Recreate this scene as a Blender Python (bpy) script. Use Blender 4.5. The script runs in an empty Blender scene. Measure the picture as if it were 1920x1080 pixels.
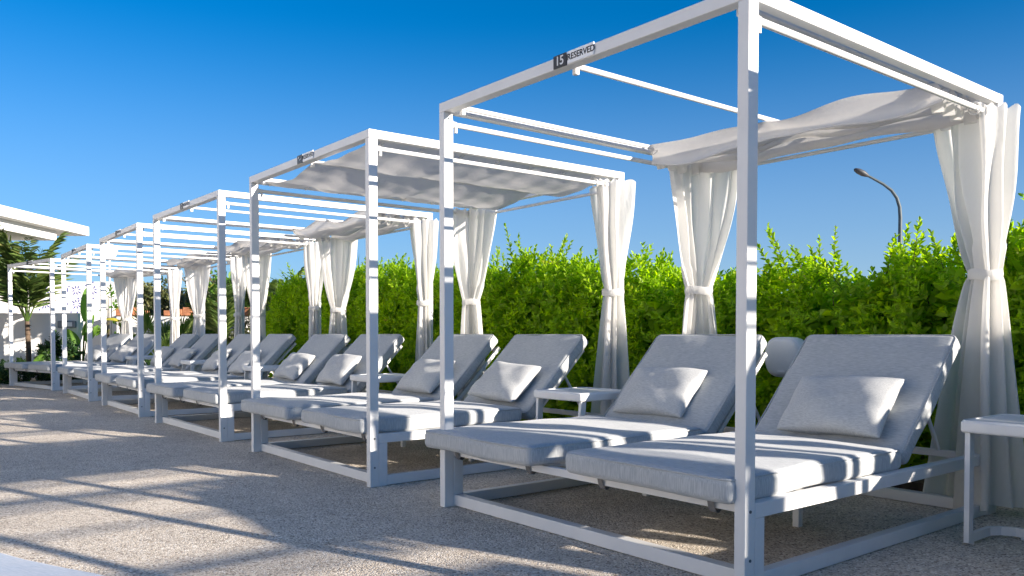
import bpy, bmesh, math, random
import numpy as np
from mathutils import Vector, Matrix
R = math.radians
random.seed(7); rng = np.random.default_rng(7)
sc = bpy.context.scene
col = sc.collection

# ------------------------------------------------------------------ camera, sky, sun, exposure
cd = bpy.data.cameras.new('camera'); cam = bpy.data.objects.new('camera', cd); col.objects.link(cam)
cam.location = (0, 0, 0.9505); cam.rotation_euler = (R(90) - 0.02757, 0, 0)
cd.sensor_width = 36; cd.lens = 1547.63 / 1920 * 36; cd.shift_y = (668.09 - 540) / 1920
cd.clip_start = 0.05; cd.clip_end = 3000
sc.camera = cam
SUN_AZ, SUN_EL = R(121.6), R(15.65)          # clockwise from +Y, and height
sdir = Vector((math.sin(SUN_AZ) * math.cos(SUN_EL), math.cos(SUN_AZ) * math.cos(SUN_EL), math.sin(SUN_EL)))
wd = bpy.data.worlds.new('World'); sc.world = wd; wd.use_nodes = True
nt = wd.node_tree; nt.nodes.clear()
wo = nt.nodes.new('ShaderNodeOutputWorld'); bg = nt.nodes.new('ShaderNodeBackground')
sky = nt.nodes.new('ShaderNodeTexSky'); sky.sky_type = 'NISHITA'; sky.sun_disc = False
sky.sun_elevation = SUN_EL; sky.sun_rotation = SUN_AZ
sky.air_density = 1.0; sky.dust_density = 0.0; sky.ozone_density = 10.0; sky.altitude = 50
# pale haze towards the horizon, the same all the way round
tc = nt.nodes.new('ShaderNodeTexCoord'); sx = nt.nodes.new('ShaderNodeSeparateXYZ'); mr = nt.nodes.new('ShaderNodeMapRange'); mr.interpolation_type = 'SMOOTHSTEP'
mr.inputs['From Min'].default_value = -.02; mr.inputs['From Max'].default_value = .36; mr.inputs['To Min'].default_value = .62; mr.inputs['To Max'].default_value = 0
mixh = nt.nodes.new('ShaderNodeMix'); mixh.data_type = 'RGBA'; mixh.inputs[7].default_value = (2.8, 3.3, 4.0, 1)
nt.links.new(tc.outputs['Generated'], sx.inputs[0]); nt.links.new(sx.outputs['Z'], mr.inputs['Value']); nt.links.new(mr.outputs[0], mixh.inputs[0])
bg.inputs['Strength'].default_value = 0.068
hsv = nt.nodes.new('ShaderNodeHueSaturation'); hsv.inputs['Hue'].default_value = .490; hsv.inputs['Saturation'].default_value = 1.15; hsv.inputs['Value'].default_value = .88
nt.links.new(sky.outputs[0], hsv.inputs['Color']); nt.links.new(hsv.outputs[0], mixh.inputs[6]); nt.links.new(mixh.outputs[2], bg.inputs[0]); nt.links.new(bg.outputs[0], wo.inputs[0])
sl = bpy.data.lights.new('sun', 'SUN'); so = bpy.data.objects.new('sun', sl); col.objects.link(so)
sl.energy = 4.2; sl.angle = R(0.55); sl.color = (1.0, 0.90, 0.78)
so.location = (20, -15, 15); so.rotation_euler = sdir.to_track_quat('Z', 'Y').to_euler()
vs = sc.view_settings; vs.view_transform = 'Standard'; vs.look = 'None'; vs.gamma = 1; vs.exposure = 1.5; vs.use_curve_mapping = False

# ------------------------------------------------------------------ materials
MATS = {}
class N:
    def __init__(s, name):
        s.m = bpy.data.materials.new(name); s.m.use_nodes = True
        s.t = s.m.node_tree; s.b = s.t.nodes['Principled BSDF']; s.o = s.t.nodes['Material Output']
        MATS[name] = s.m
    def n(s, typ, **kw):
        x = s.t.nodes.new(typ)
        for k, v in kw.items():
            if hasattr(x, k): setattr(x, k, v)
            else: x.inputs[k].default_value = v
        return x
    def l(s, a, b): s.t.links.new(a, b)
    def coord(s, scale=(1, 1, 1), kind='Object'):
        c = s.n('ShaderNodeTexCoord'); mp = s.n('ShaderNodeMapping'); mp.inputs['Scale'].default_value = scale
        s.l(c.outputs[kind], mp.inputs[0]); return mp.outputs[0]
    def noise(s, vec, scale, detail=4, rough=.55):
        x = s.n('ShaderNodeTexNoise'); x.inputs['Scale'].default_value = scale; x.inputs['Detail'].default_value = detail; x.inputs['Roughness'].default_value = rough
        s.l(vec, x.inputs['Vector']); return x.outputs['Fac']
    def ramp(s, fac, stops):
        x = s.n('ShaderNodeValToRGB'); e = x.color_ramp.elements
        while len(e) < len(stops): e.new(0.5)
        for i, (p, c) in enumerate(stops): e[i].position = p; e[i].color = (*c, 1) if len(c) == 3 else c
        s.l(fac, x.inputs[0]); return x.outputs[0]
    def bump(s, h, strength=.3, dist=.01):
        x = s.n('ShaderNodeBump'); x.inputs['Strength'].default_value = strength; x.inputs['Distance'].default_value = dist
        s.l(h, x.inputs['Height']); s.l(x.outputs[0], s.b.inputs['Normal']); return x
    def set(s, **kw):
        for k, v in kw.items(): s.b.inputs[k].default_value = v
        return s

def simple(name, c, rough=.5, spec=.5, var=.06, scale=6, metal=0, bump=0, bscale=60):
    m = N(name); v = m.coord()
    f = m.noise(v, scale)
    lo = tuple(max(0, x * (1 - var)) for x in c); hi = tuple(min(1, x * (1 + var)) for x in c)
    m.l(m.ramp(f, [(.3, lo), (.7, hi)]), m.b.inputs['Base Color'])
    m.set(**{'Roughness': rough, 'Specular IOR Level': spec, 'Metallic': metal})
    if bump: m.bump(m.noise(v, bscale), bump, .004)
    return m.m

def mat_white_metal():
    m = N('white_powder_coat'); v = m.coord()
    f = m.noise(v, 3.0, 6, .65); g = m.noise(v, 260, 2)
    m.l(m.ramp(f, [(.25, (.66, .66, .655)), (.6, (.73, .73, .725))]), m.b.inputs['Base Color'])
    m.set(**{'Roughness': .42, 'Specular IOR Level': .45}); m.bump(g, .06, .001)
mat_white_metal()

def mat_fabric(name, c1, c2):
    m = N(name); v2 = m.coord()
    f = m.noise(m.coord((30, 330, 330)), 1.0, 3, .6); fv = m.noise(m.coord((300, 300, 18)), 1.0, 3, .6)
    nc = m.n('ShaderNodeTexCoord'); sp = m.n('ShaderNodeSeparateXYZ'); ab = m.n('ShaderNodeMath', operation='ABSOLUTE'); m.l(nc.outputs['Normal'], sp.inputs[0]); m.l(sp.outputs['Z'], ab.inputs[0])
    gt = m.n('ShaderNodeMapRange'); gt.inputs['From Min'].default_value = .35; gt.inputs['From Max'].default_value = .6; m.l(ab.outputs[0], gt.inputs['Value'])
    mx = m.n('ShaderNodeMix', data_type='FLOAT'); m.l(gt.outputs[0], mx.inputs[0]); m.l(fv, mx.inputs[2]); m.l(f, mx.inputs[3])
    f3 = m.noise(v2, 4, 3)
    mx2 = m.n('ShaderNodeMix', data_type='FLOAT'); mx2.inputs[0].default_value = .15
    m.l(mx.outputs[0], mx2.inputs[2]); m.l(f3, mx2.inputs[3])
    m.l(m.ramp(mx2.outputs[0], [(.36, c1), (.64, c2)]), m.b.inputs['Base Color'])
    m.set(**{'Roughness': .95, 'Specular IOR Level': .15, 'Sheen Weight': .15})
    b1 = m.n('ShaderNodeBump'); b1.inputs['Strength'].default_value = .15; b1.inputs['Distance'].default_value = .002; m.l(mx.outputs[0], b1.inputs['Height'])
    b2 = m.n('ShaderNodeBump'); b2.inputs['Strength'].default_value = .3; b2.inputs['Distance'].default_value = .02
    m.l(m.noise(v2, 6, 2), b2.inputs['Height']); m.l(b1.outputs[0], b2.inputs['Normal']); m.l(b2.outputs[0], m.b.inputs['Normal'])
mat_fabric('mattress_fabric', (.35, .37, .385), (.54, .555, .555))
mat_fabric('shade_tinted_mattress', (.20, .28, .40), (.29, .37, .49))  # darker, bluer copy of the mattress fabric, with shade put into its colour
mat_fabric('pillow_fabric', (.40, .41, .415), (.60, .605, .595))

def mat_cloth(name, c1, c2, trans):
    m = N(name); v = m.coord()
    f = m.noise(v, 3, 4); g = m.noise(v, 500, 2)
    c = m.ramp(f, [(.3, c1), (.7, c2)])
    m.l(c, m.b.inputs['Base Color']); m.set(**{'Roughness': .95, 'Specular IOR Level': .1})
    b1 = m.n('ShaderNodeBump'); b1.inputs['Strength'].default_value = .12; b1.inputs['Distance'].default_value = .001; m.l(g, b1.inputs['Height'])
    b2 = m.n('ShaderNodeBump'); b2.inputs['Strength'].default_value = .5; b2.inputs['Distance'].default_value = .03
    w = m.coord((1, 1, .35)); m.l(m.noise(w, 9, 4, .6), b2.inputs['Height']); m.l(b1.outputs[0], b2.inputs['Normal']); m.l(b2.outputs[0], m.b.inputs['Normal'])
    tr = m.n('ShaderNodeBsdfTranslucent'); m.l(c, tr.inputs[0])
    mx = m.n('ShaderNodeMixShader'); mx.inputs[0].default_value = trans
    m.l(m.b.outputs[0], mx.inputs[1]); m.l(tr.outputs[0], mx.inputs[2]); m.l(mx.outputs[0], m.o.inputs[0])
mat_cloth('curtain_cloth', (.83, .82, .80), (.88, .87, .85), .52)
mat_cloth('canopy_cloth', (.76, .74, .71), (.83, .81, .78), .22)

def mat_paving():
    m = N('pebble_paving'); v = m.coord()
    vo = m.n('ShaderNodeTexVoronoi', feature='F1'); vo.inputs['Scale'].default_value = 125; m.l(v, vo.inputs['Vector'])
    sep = m.n('ShaderNodeSeparateColor'); m.l(vo.outputs['Color'], sep.inputs[0])
    c = m.ramp(sep.outputs[0], [(0, (.19, .155, .125)), (.13, (.46, .39, .32)), (.45, (.70, .62, .52)), (.85, (.80, .73, .64)), (.97, (.92, .88, .82))])
    big = m.noise(v, .7, 5, .6); med = m.noise(v, 7, 4)
    tint = m.ramp(big, [(.3, (.80, .785, .77)), (.7, (1.06, 1.05, 1.03))]); t2 = m.ramp(med, [(.3, (.88, .87, .86)), (.7, (1.06, 1.06, 1.05))])
    a = m.n('ShaderNodeMix', data_type='RGBA', blend_type='MULTIPLY'); a.inputs[0].default_value = 1; m.l(c, a.inputs[6]); m.l(tint, a.inputs[7])
    b = m.n('ShaderNodeMix', data_type='RGBA', blend_type='MULTIPLY'); b.inputs[0].default_value = 1; m.l(a.outputs[2], b.inputs[6]); m.l(t2, b.inputs[7])
    m.l(b.outputs[2], m.b.inputs['Base Color']); m.set(**{'Roughness': .8, 'Specular IOR Level': .3})
    inv = m.n('ShaderNodeMath', operation='MULTIPLY'); inv.inputs[1].default_value = -1; m.l(vo.outputs['Distance'], inv.inputs[0])
    m.bump(inv.outputs[0], .9, .006)
mat_paving()

def mat_leaf(name, dark, mid, light, trans=.35, rough=.45):
    m = N(name); g = m.n('ShaderNodeNewGeometry'); v = m.coord()
    ad = m.n('ShaderNodeMix', data_type='FLOAT'); ad.inputs[0].default_value = .4
    m.l(g.outputs['Random Per Island'], ad.inputs[2]); m.l(m.noise(v, 2.2, 3), ad.inputs[3])
    c = m.ramp(ad.outputs[0], [(.15, dark), (.5, mid), (.80, light), (.845, tuple(.5 * q + .5 * w_ for q, w_ in zip(light, (.42, .26, .05))))])
    m.l(c, m.b.inputs['Base Color']); m.set(**{'Roughness': rough, 'Specular IOR Level': .4})
    tr = m.n('ShaderNodeBsdfTranslucent')
    h = m.n('ShaderNodeHueSaturation'); h.inputs['Saturation'].default_value = 1.15; h.inputs['Value'].default_value = 1.9; m.l(c, h.inputs['Color']); m.l(h.outputs[0], tr.inputs[0])
    mx = m.n('ShaderNodeMixShader'); mx.inputs[0].default_value = trans
    m.l(m.b.outputs[0], mx.inputs[1]); m.l(tr.outputs[0], mx.inputs[2]); m.l(mx.outputs[0], m.o.inputs[0])
mat_leaf('hedge_leaf', (.16, .28, .010), (.27, .42, .018), (.40, .53, .04), .58)
mat_leaf('palm_leaf', (.07, .13, .03), (.13, .21, .05), (.24, .30, .09), .4)
mat_leaf('olive_leaf', (.05, .065, .025), (.09, .11, .04), (.16, .16, .06), .25)
mat_leaf('dry_leaf', (.13, .10, .05), (.2, .16, .08), (.3, .25, .14), .25)
mat_leaf('dark_leaf', (.015, .04, .012), (.03, .075, .02), (.06, .12, .03), .2, .3)
mat_leaf('banana_leaf', (.06, .15, .02), (.09, .2, .025), (.16, .27, .04), .35)
mat_leaf('yellow_leaf', (.3, .28, .03), (.42, .38, .05), (.5, .47, .1), .3)
simple('bark', (.12, .085, .06), .9, .2, .3, 18, bump=.6, bscale=40)
simple('twig', (.10, .085, .04), .9, .2, .3, 18)
simple('soil', (.075, .055, .04), .95, .1, .4, 14, bump=.8, bscale=50)
simple('field', (.20, .17, .09), .95, .1, .3, .4)
simple('hill_scrub', (.15, .13, .07), .95, .1, .4, .15)
simple('white_render', (.78, .77, .75), .85, .2, .04, 2.5, bump=.25, bscale=120)
simple('soffit', (.55, .52, .50), .8, .2, .05, 3)
simple('black_plate', (.012, .012, .014), .35, .5, .1)
simple('silver_plate', (.84, .85, .86), .35, .5, .04)
simple('black_ink', (.01, .01, .012), .5, .3, .05)
simple('white_ink', (.75, .75, .75), .5, .3, .03)
simple('strap_grey', (.19, .185, .185), .9, .2, .1, 60)
simple('speaker_grille', (.70, .72, .73), .55, .4, .04, 300, bump=.4, bscale=900)
simple('speaker_shell', (.78, .79, .80), .5, .4, .04)
simple('lamp_steel', (.07, .095, .11), .55, .4, .1, 5)
simple('lamp_head_grey', (.07, .07, .075), .5, .4, .1)
simple('terracotta', (.40, .17, .09), .85, .2, .3, 9, bump=.3)
simple('blue_paint', (.06, .07, .32), .6, .3, .1)
simple('grey_plastic', (.22, .24, .27), .5, .4, .08)
simple('flower_white', (.8, .8, .76), .7, .2, .05)
simple('window_glass', (.03, .04, .05), .08, .6, .1)
simple('dish_white', (.72, .72, .70), .45, .4, .04)

# ------------------------------------------------------------------ mesh helpers
class MB:
    def __init__(s): s.v = []; s.f = []; s.smooth = []
    def add(s, v, f, sm=False):
        o = len(s.v); s.v += [tuple(x) for x in v]; s.f += [tuple(i + o for i in q) for q in f]; s.smooth += [sm] * len(f); return s
    def box(s, x0, x1, y0, y1, z0, z1, bev=.003):
        b = bmesh.new(); bmesh.ops.create_cube(b, size=1)
        for q in b.verts: q.co = Vector(((x0 + x1) / 2 + q.co.x * (x1 - x0), (y0 + y1) / 2 + q.co.y * (y1 - y0), (z0 + z1) / 2 + q.co.z * (z1 - z0)))
        if bev: bmesh.ops.bevel(b, geom=list(b.edges), offset=bev, segments=2, affect='EDGES', profile=.5)
        b.verts.index_update(); s.add([q.co[:] for q in b.verts], [[q.index for q in f.verts] for f in b.faces]); b.free(); return s
    def tube(s, pts, r, n=10, cap=True):
        pts = [Vector(p) for p in pts]; rs = r if isinstance(r, (list, tuple)) else [r] * len(pts)
        V = []; F = []
        up = Vector((0, 0, 1))
        d0 = (pts[1] - pts[0]).normalized()
        a = d0.cross(up) if abs(d0.z) < .95 else d0.cross(Vector((1, 0, 0))); a.normalize()
        for i, p in enumerate(pts):
            d = (pts[min(i + 1, len(pts) - 1)] - pts[max(i - 1, 0)]).normalized()
            a = (a - d * a.dot(d)).normalized(); b = d.cross(a)
            for k in range(n):
                t = 2 * math.pi * k / n; V.append(p + (a * math.cos(t) + b * math.sin(t)) * rs[i])
        for i in range(len(pts) - 1):
            for k in range(n):
                F.append((i * n + k, i * n + (k + 1) % n, (i + 1) * n + (k + 1) % n, (i + 1) * n + k))
        s.add(V, F, True)
        if cap:
            s.add(V[:n], [tuple(reversed(range(n)))]); s.add(V[-n:], [tuple(range(n))])
        return s
    def bar(s, p0, p1, w, h, side=None):   # rectangular bar from p0 to p1
        p0, p1 = Vector(p0), Vector(p1); d = (p1 - p0).normalized()
        a = Vector(side) if side else (d.cross(Vector((0, 0, 1))) if abs(d.z) < .95 else Vector((1, 0, 0)))
        a = (a - d * a.dot(d)).normalized(); b = d.cross(a)
        V = [p + a * sx * w / 2 + b * sy * h / 2 for p in (p0, p1) for sx, sy in ((-1, -1), (1, -1), (1, 1), (-1, 1))]
        return s.add(V, [(3, 2, 1, 0), (4, 5, 6, 7), (0, 1, 5, 4), (1, 2, 6, 5), (2, 3, 7, 6), (3, 0, 4, 7)])
    def grid(s, P, sm=True, closed=False):   # P[n][m] points
        n, m = len(P), len(P[0]); V = [p for row in P for p in row]
        F = [(i * m + j, i * m + (j + 1) % m, (i + 1) * m + (j + 1) % m, (i + 1) * m + j) for i in range(n - 1) for j in range(m if closed else m - 1)]
        return s.add(V, F, sm)
    def mesh(s, name, mat):
        me = bpy.data.meshes.new(name); me.from_pydata(s.v, [], s.f); me.materials.append(MATS[mat])
        me.polygons.foreach_set('use_smooth', s.smooth); me.update(); return me

def tag(o, label=None, cat=None, group=None, kind=None):
    if label: o['label'] = label
    if cat: o['category'] = cat
    if group: o['group'] = group
    if kind: o['kind'] = kind
    return o
def ob(name, me, parent=None, loc=None, rot=None):
    o = bpy.data.objects.new(name, me); col.objects.link(o)
    if parent: o.parent = parent
    if loc is not None: o.location = loc
    if rot is not None: o.rotation_euler = rot
    return o
def empty(name, loc, rz=0):
    o = ob(name, None, None, loc, (0, 0, rz)); o.empty_display_size = .2; return o

def cushion_mesh(name, mat, hx, hy, hz, r, crown=.0, seed=0, n=14, wob=.004):
    """soft padded box with rounded edges"""
    g = np.random.default_rng(seed)
    def axis(h, n): return np.concatenate([np.linspace(-h, -(h - r), 5)[:-1], np.linspace(-(h - r), h - r, n), np.linspace(h - r, h, 5)[1:]])
    ax = [axis(hx, n), axis(hy, n), axis(hz, 3)]; H = np.array([hx, hy, hz])
    verts = {}; V = []; F = []
    def vid(p):
        k = tuple(np.round(p, 6))
        if k not in verts: verts[k] = len(V); V.append(p)
        return verts[k]
    for d in range(3):
        u, w = [(1, 2), (2, 0), (0, 1)][d]
        for sgn in (-1, 1):
            for i in range(len(ax[u]) - 1):
                for j in range(len(ax[w]) - 1):
                    q = []
                    for a, b in ((i, j), (i + 1, j), (i + 1, j + 1), (i, j + 1)):
                        p = np.zeros(3); p[d] = sgn * H[d]; p[u] = ax[u][a]; p[w] = ax[w][b]; q.append(vid(p))
                    F.append(tuple(q if sgn > 0 else reversed(q)))
    P = np.array(V); inner = np.clip(P, -(H - r), H - r); D = P - inner; L = np.linalg.norm(D, axis=1, keepdims=True); P = inner + r * D / np.maximum(L, 1e-9)
    fx = 1 - (P[:, 0] / hx) ** 2; fy = 1 - (P[:, 1] / hy) ** 2
    P[:, 2] += np.where(P[:, 2] > 0, crown * np.clip(fx, 0, 1) ** .5 * np.clip(fy, 0, 1) ** .5, 0)
    ph = g.uniform(0, 6, 6)
    P[:, 2] += wob * (np.sin(P[:, 0] * 9 + ph[0]) * np.sin(P[:, 1] * 7 + ph[1]) + .6 * np.sin(P[:, 1] * 15 + ph[2] + P[:, 0] * 6))
    P[:, 0] += wob * .8 * np.sin(P[:, 1] * 11 + ph[3]) * np.sign(P[:, 0]); P[:, 1] += wob * .8 * np.sin(P[:, 0] * 10 + ph[4]) * np.sign(P[:, 1])
    m = MB(); m.add(P.tolist(), F, True); return m.mesh(name, mat)

def pillow_mesh(name, mat, w, h, t, seed=0, n=22):
    g = np.random.default_rng(seed); ph = g.uniform(0, 6, 8); m = MB()
    u = np.sin(np.linspace(-math.pi / 2, math.pi / 2, n))
    for sgn in (1, -1):
        rows = []
        for b in u:
            row = []
            for a in u:
                x = a * w / 2 * (1 - .035 * (1 - b * b)); y = b * h / 2 * (1 - .045 * (1 - a * a))
                e = max(0, (1 - a ** 2)) ** .36 * max(0, (1 - b ** 2)) ** .36
                z = sgn * t / 2 * e
                z += e * .006 * (math.sin(a * 5 + ph[0] + b * 3) + math.sin(b * 6 + ph[1] - a * 4)) + .006 * math.sin(a * 3 + ph[2]) * abs(b)
                rad = math.hypot(a, b)
                z += sgn * e * .010 * math.sin(math.atan2(b, a) * 9 + ph[3]) * max(0, rad - .55)
                row.append((x, y, z))
            rows.append(row if sgn > 0 else row[::-1])
        m.grid(rows)
    return m.mesh(name, mat)

# ------------------------------------------------------------------ ground
def plane_ob(name, x0, x1, y0, y1, z, mat, n=1):
    m = MB(); m.add([(x0, y0, z), (x1, y0, z), (x1, y1, z), (x0, y1, z)], [(0, 1, 2, 3)]); return tag(ob(name, m.mesh(name, mat)), kind='structure')
plane_ob('ground', -1500, 1500, -600, 2500, -.012, 'field')
plane_ob('paving', -26, 16, -14, 26, 0, 'pebble_paving')

# ------------------------------------------------------------------ cabanas
W, D, H, TB = 1.983, 2.22, 2.2, .052
CAB = [(.845, 2.974, 51.25), (-.873, 5.065, 51.83), (-2.55, 7.206, 51.14), (-4.229, 9.339, 52.51), (-5.928, 11.536, 52.26), (-7.646, 13.706, 40.76),
       (2.727, .629, 51.25), (4.421, -1.481, 51.25), (6.115, -3.591, 51.25)]
def cm(c, x=0, y=0, z=0):
    X, Y, t = CAB[c]; t = R(t); return Vector((X + x * math.cos(t) + y * math.sin(t), Y - x * math.sin(t) + y * math.cos(t), z))
def crz(c): return -R(CAB[c][2])

PW, PD = .048, .06      # post
P = {}
b = MB().box(-PW, 0, 0, PD, 0, H - TB); P['post_f'] = b.mesh('post', 'white_powder_coat')
def rectpart(*a, mat='white_powder_coat', name='part'): return MB().box(*a).mesh(name, mat)
parts = []   # (name, mesh, loc, children)
def pt(name, me, ch=()): parts.append((name, me, ch))
for x in (-W, -PW):
    pt('post', rectpart(x, x + PW, 0, PD, 0, H - TB - .001))
    pt('post', rectpart(x, x + PW, D - PD, D, 0, H - TB - .001))
pt('top_beam', rectpart(-W, 0, 0, PD, H - TB, H)); pt('top_beam', rectpart(-W, 0, D - PD, D, H - TB, H))
for x in (-W, -PW): pt('top_beam', rectpart(x, x + PW, PD + .0005, D - PD - .0005, H - TB, H - .0005))
bolt_me = MB().tube([(-.0, 0, 0), (.004, 0, 0)], .006, 8).mesh('bolt', 'lamp_steel')
BOLTS = [(-W + PW - .0005, .03, 2.115), (-W + PW - .0005, D - .03, 2.115), (-.0005, .03, .12), (-.0005, .03, .30), (-.0005, D - .03, .12)]
clip = MB().box(-.008, .008, 0, .022, -.03, 0, .002).mesh('clip', 'white_powder_coat')
for x in (-1.885, -.9915, -.098):
    m = MB().tube([(x, PD - .002, 2.170), (x, D - PD + .002, 2.170)], .0135, 12); pt('canopy_rod', m.mesh('canopy_rod', 'white_powder_coat'))
    pt('rod_clip', MB().box(x - .012, x + .012, .075, .098, 2.13, 2.159, .002).mesh('rod_clip', 'white_powder_coat'))
for x in (-W + .024, -.024):
    m = MB().tube([(x, PD, 2.092), (x, D - PD, 2.092)], .0145, 12).tube([(x, PD, 2.092), (x, PD + .03, 2.092)], .018, 12)
    pt('curtain_rod', m.mesh('curtain_rod', 'white_powder_coat'))
    pt('rod_clip', MB().box(x - .008, x + .008, PD + .025, PD + .04, 2.048, 2.078, .002).mesh('rod_clip', 'white_powder_coat'))
pt('curtain_rod', MB().tube([(-W + PW, D - .03, 2.075), (-PW, D - .03, 2.075)], .0125, 12).mesh('curtain_rod', 'white_powder_coat'))
# bed base: two closed side loops, rails between
Y0, Y1 = PD + .001, D - PD - .001; LT = .06; SZ0, SZ1 = .270, .326
for x in (-W, -.05):
    for y in (Y0, Y1 - LT): pt('leg', rectpart(x, x + .05, y, y + LT, .0, SZ0))
    pt('seat_rail', rectpart(x, x + .05, Y0, Y1, SZ0 + .0005, SZ1))
    pt('bottom_rail', rectpart(x + .001, x + .049, Y0 + LT, Y1 - LT, .004, .064))
for y in (Y0 + .002, Y1 - LT + .002):
    pt('bottom_rail', rectpart(-W + .05, -.05, y, y + LT - .004, .004, .064))
    pt('seat_rail', rectpart(-W + .05, -.05, y, y + .03, SZ0 + .01, SZ1 - .008))
pt('seat_rail', rectpart(-W / 2 - .02, -W / 2 + .02, Y0 + .035, Y1 - LT, SZ0 + .008, SZ1 - .004))
for y in [.28 + .155 * k for k in range(7)]:
    for x0, x1 in ((-W + .05, -W / 2 - .02), (-W / 2 + .02, -.05)): pt('slat', rectpart(x0, x1, y, y + .06, SZ0 + .022, SZ1 - .006, name='slat'))
for x in (-.50, -1.49): pt('support_leg', rectpart(x, x + .035, 1.09, 1.125, 0, SZ0 + .022))
# backrest frames with struts (hinge y 1.36, z .31, 45 degrees)
for xc in (-.50, -1.57):
    m = MB(); hw = .33
    for s in (-1, 1): m.bar((xc + s * hw, 1.40, .29), (xc + s * hw, 1.94, .825), .022, .03, (1, 0, 0))
    m.bar((xc - hw, 1.93, .812), (xc + hw, 1.93, .812), .022, .03); m.bar((xc - hw, 1.6, .485), (xc + hw, 1.6, .485), .022, .03)
    ms = [MB().tube([(xc + s * .30, 1.76, .655), (xc + s * .30, 1.98, .335)], .011, 8).mesh('strut', 'white_powder_coat') for s in (-1, 1)]
    pt('backrest_frame', m.mesh('backrest_frame', 'white_powder_coat'), (('strut', ms[0]), ('strut', ms[1])))

def text_mesh(txt, size, mat, name, bold=0):
    cu = bpy.data.curves.new('lettering', 'FONT'); cu.body = txt; cu.size = size; cu.offset = bold; cu.align_x = 'CENTER'; cu.align_y = 'CENTER'; cu.extrude = .0006
    o = bpy.data.objects.new('lettering', cu); col.objects.link(o); bpy.context.view_layer.update()
    me = bpy.data.meshes.new_from_object(o.evaluated_get(bpy.context.evaluated_depsgraph_get())); bpy.data.objects.remove(o)
    me.name = name; me.materials.clear(); me.materials.append(MATS[mat]); return me
t15 = text_mesh('15', .056, 'white_ink', 'number', .0008); tres = text_mesh('RESERVED', .0385, 'black_ink', 'lettering', .0006)
num_plate = MB().box(-.043, .043, -.006, -.0005, -.029, .029, .001).mesh('number_plate', 'black_plate')
res_plate = MB().box(-.083, .083, -.006, -.0005, -.0275, .0275, .001).mesh('reserved_plate', 'silver_plate')
marks2 = MB().box(-.022, -.013, -.001, .0, .008, .020, 0).box(-.004, .006, -.001, 0, -.007, -.002, 0).box(.016, .021, -.001, 0, -.006, .003, 0).mesh('number_mark', 'white_ink')
marks3 = MB().box(.004, .02, -.001, 0, .012, .016, 0).box(.004, .02, -.001, 0, -.02, -.015, 0).mesh('number_mark', 'white_ink')

def cloth_canopy(full, seed, y0=.09):
    g = np.random.default_rng(seed); ph = g.uniform(0, 6.28, 10)
    nx, ny = 64, 90
    xs = np.linspace(-1.925, -.058, nx); rows = []
    zr = 2.160
    for j in range(ny + 1):
        v = j / ny; row = []
        for x in xs:
            # sag across x between the rods
            k = np.interp(x, [-1.925, -1.885, -.9915, -.098, -.058], [0, 0, 1, 2, 2]); fr = k - math.floor(k); bay = math.sin(math.pi * fr)
            if full:
                y = y0 + v * (D - .12 - y0)
                z = zr + .004 - (.055 + .02 * math.sin(v * 9 + ph[0])) * bay
                wave = math.sin(v * 2 * math.pi * 4.0 + ph[1] + .9 * math.sin(x * 2 + ph[2])) + .5 * math.sin(v * 2 * math.pi * 9 + ph[3] + x * 5)
                z += .010 * wave * (.25 + bay) + .004 * math.sin(x * 22 + v * 14 + ph[4]) * bay
                if abs(x + 1.90) < .04: z -= .03 * abs(math.sin(v * math.pi * 5))
                y += .03 * bay * math.sin(math.pi * k) * (1 - v)
            else:
                nf = 4; yy = y0 + v * (2.16 - y0)
                fold = .5 - .5 * math.cos(2 * math.pi * nf * v)
                amp = (.092 + .02 * math.sin(ph[5] + nf * v * 2.1)) * (1 + .12 * math.sin(x * 3.1 + ph[6]))
                if v < .5 / nf: amp *= .9
                z = zr + .022 - amp * fold - .035 * bay * (1 - .5 * v) + .012 * math.sin(x * 9 + v * 8 + ph[7])
                y = yy + .022 * math.sin(2 * math.pi * nf * v * 2 + ph[8]) + .015 * math.sin(x * 4 + ph[9]) * (1 - v)
                if v < .06: z += (.06 - v) / .06 * .025 * math.cos(x * 6 + ph[1])
            row.append((x, y, z))
        rows.append(row)
    m = MB(); m.grid(rows); return m.mesh('canopy', 'canopy_cloth')
ring_me = MB().tube([(.025 * math.sin(a), .02 * math.cos(a), .03 * math.cos(a)) for a in np.linspace(0, 2 * math.pi, 13)], .0035, 6, False).mesh('canopy_ring', 'curtain_cloth')
def canopy_rings(y0, full):
    n = 7 if full else 5
    return [(x, y0 + .06 + k * (2.08 - y0) / (6.5 if full else 4), 2.158) for x in (-1.885, -.098) for k in range(n)]
def loop_mesh():
    rows = []
    for a in np.linspace(0, 2 * math.pi, 17):
        rows.append([(x, .020 * math.sin(a) * (1 + .3 * math.cos(a)), -.055 + .055 * math.cos(a)) for x in (-.03, -.01, .012, .03)])
    return MB().grid(rows).mesh('canopy_loop', 'curtain_cloth')
loop_me = loop_mesh()
FULL = {1, 6}
CY0 = {0: 1.58, 2: 1.50, 3: 1.48, 4: 1.54, 5: 1.58, 7: 1.58, 8: 1.58}
NAMES = ['cabana 15', 'the fully shaded cabana past 15', 'the third cabana from number 15', 'the fourth cabana from number 15', 'the fifth cabana from number 15', 'the end cabana by the palm',
         'the shaded cabana before 15', 'the second cabana before 15', 'the third cabana before 15']
CLAB = ['white metal cabana numbered 15 with its canopy bunched at the back', 'white metal cabana with its cloth canopy drawn right out', 'white metal cabana with bunched canopy, just past the fully shaded cabana',
        'white metal cabana, fourth in the row counting from number 15', 'white metal cabana, fifth in the row counting from number 15', 'white metal cabana turned at the row end beside the palm',
        'white metal cabana with drawn canopy standing before number 15', 'white metal cabana with open roof, two before number 15', 'white metal cabana with open roof, three before number 15']
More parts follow.
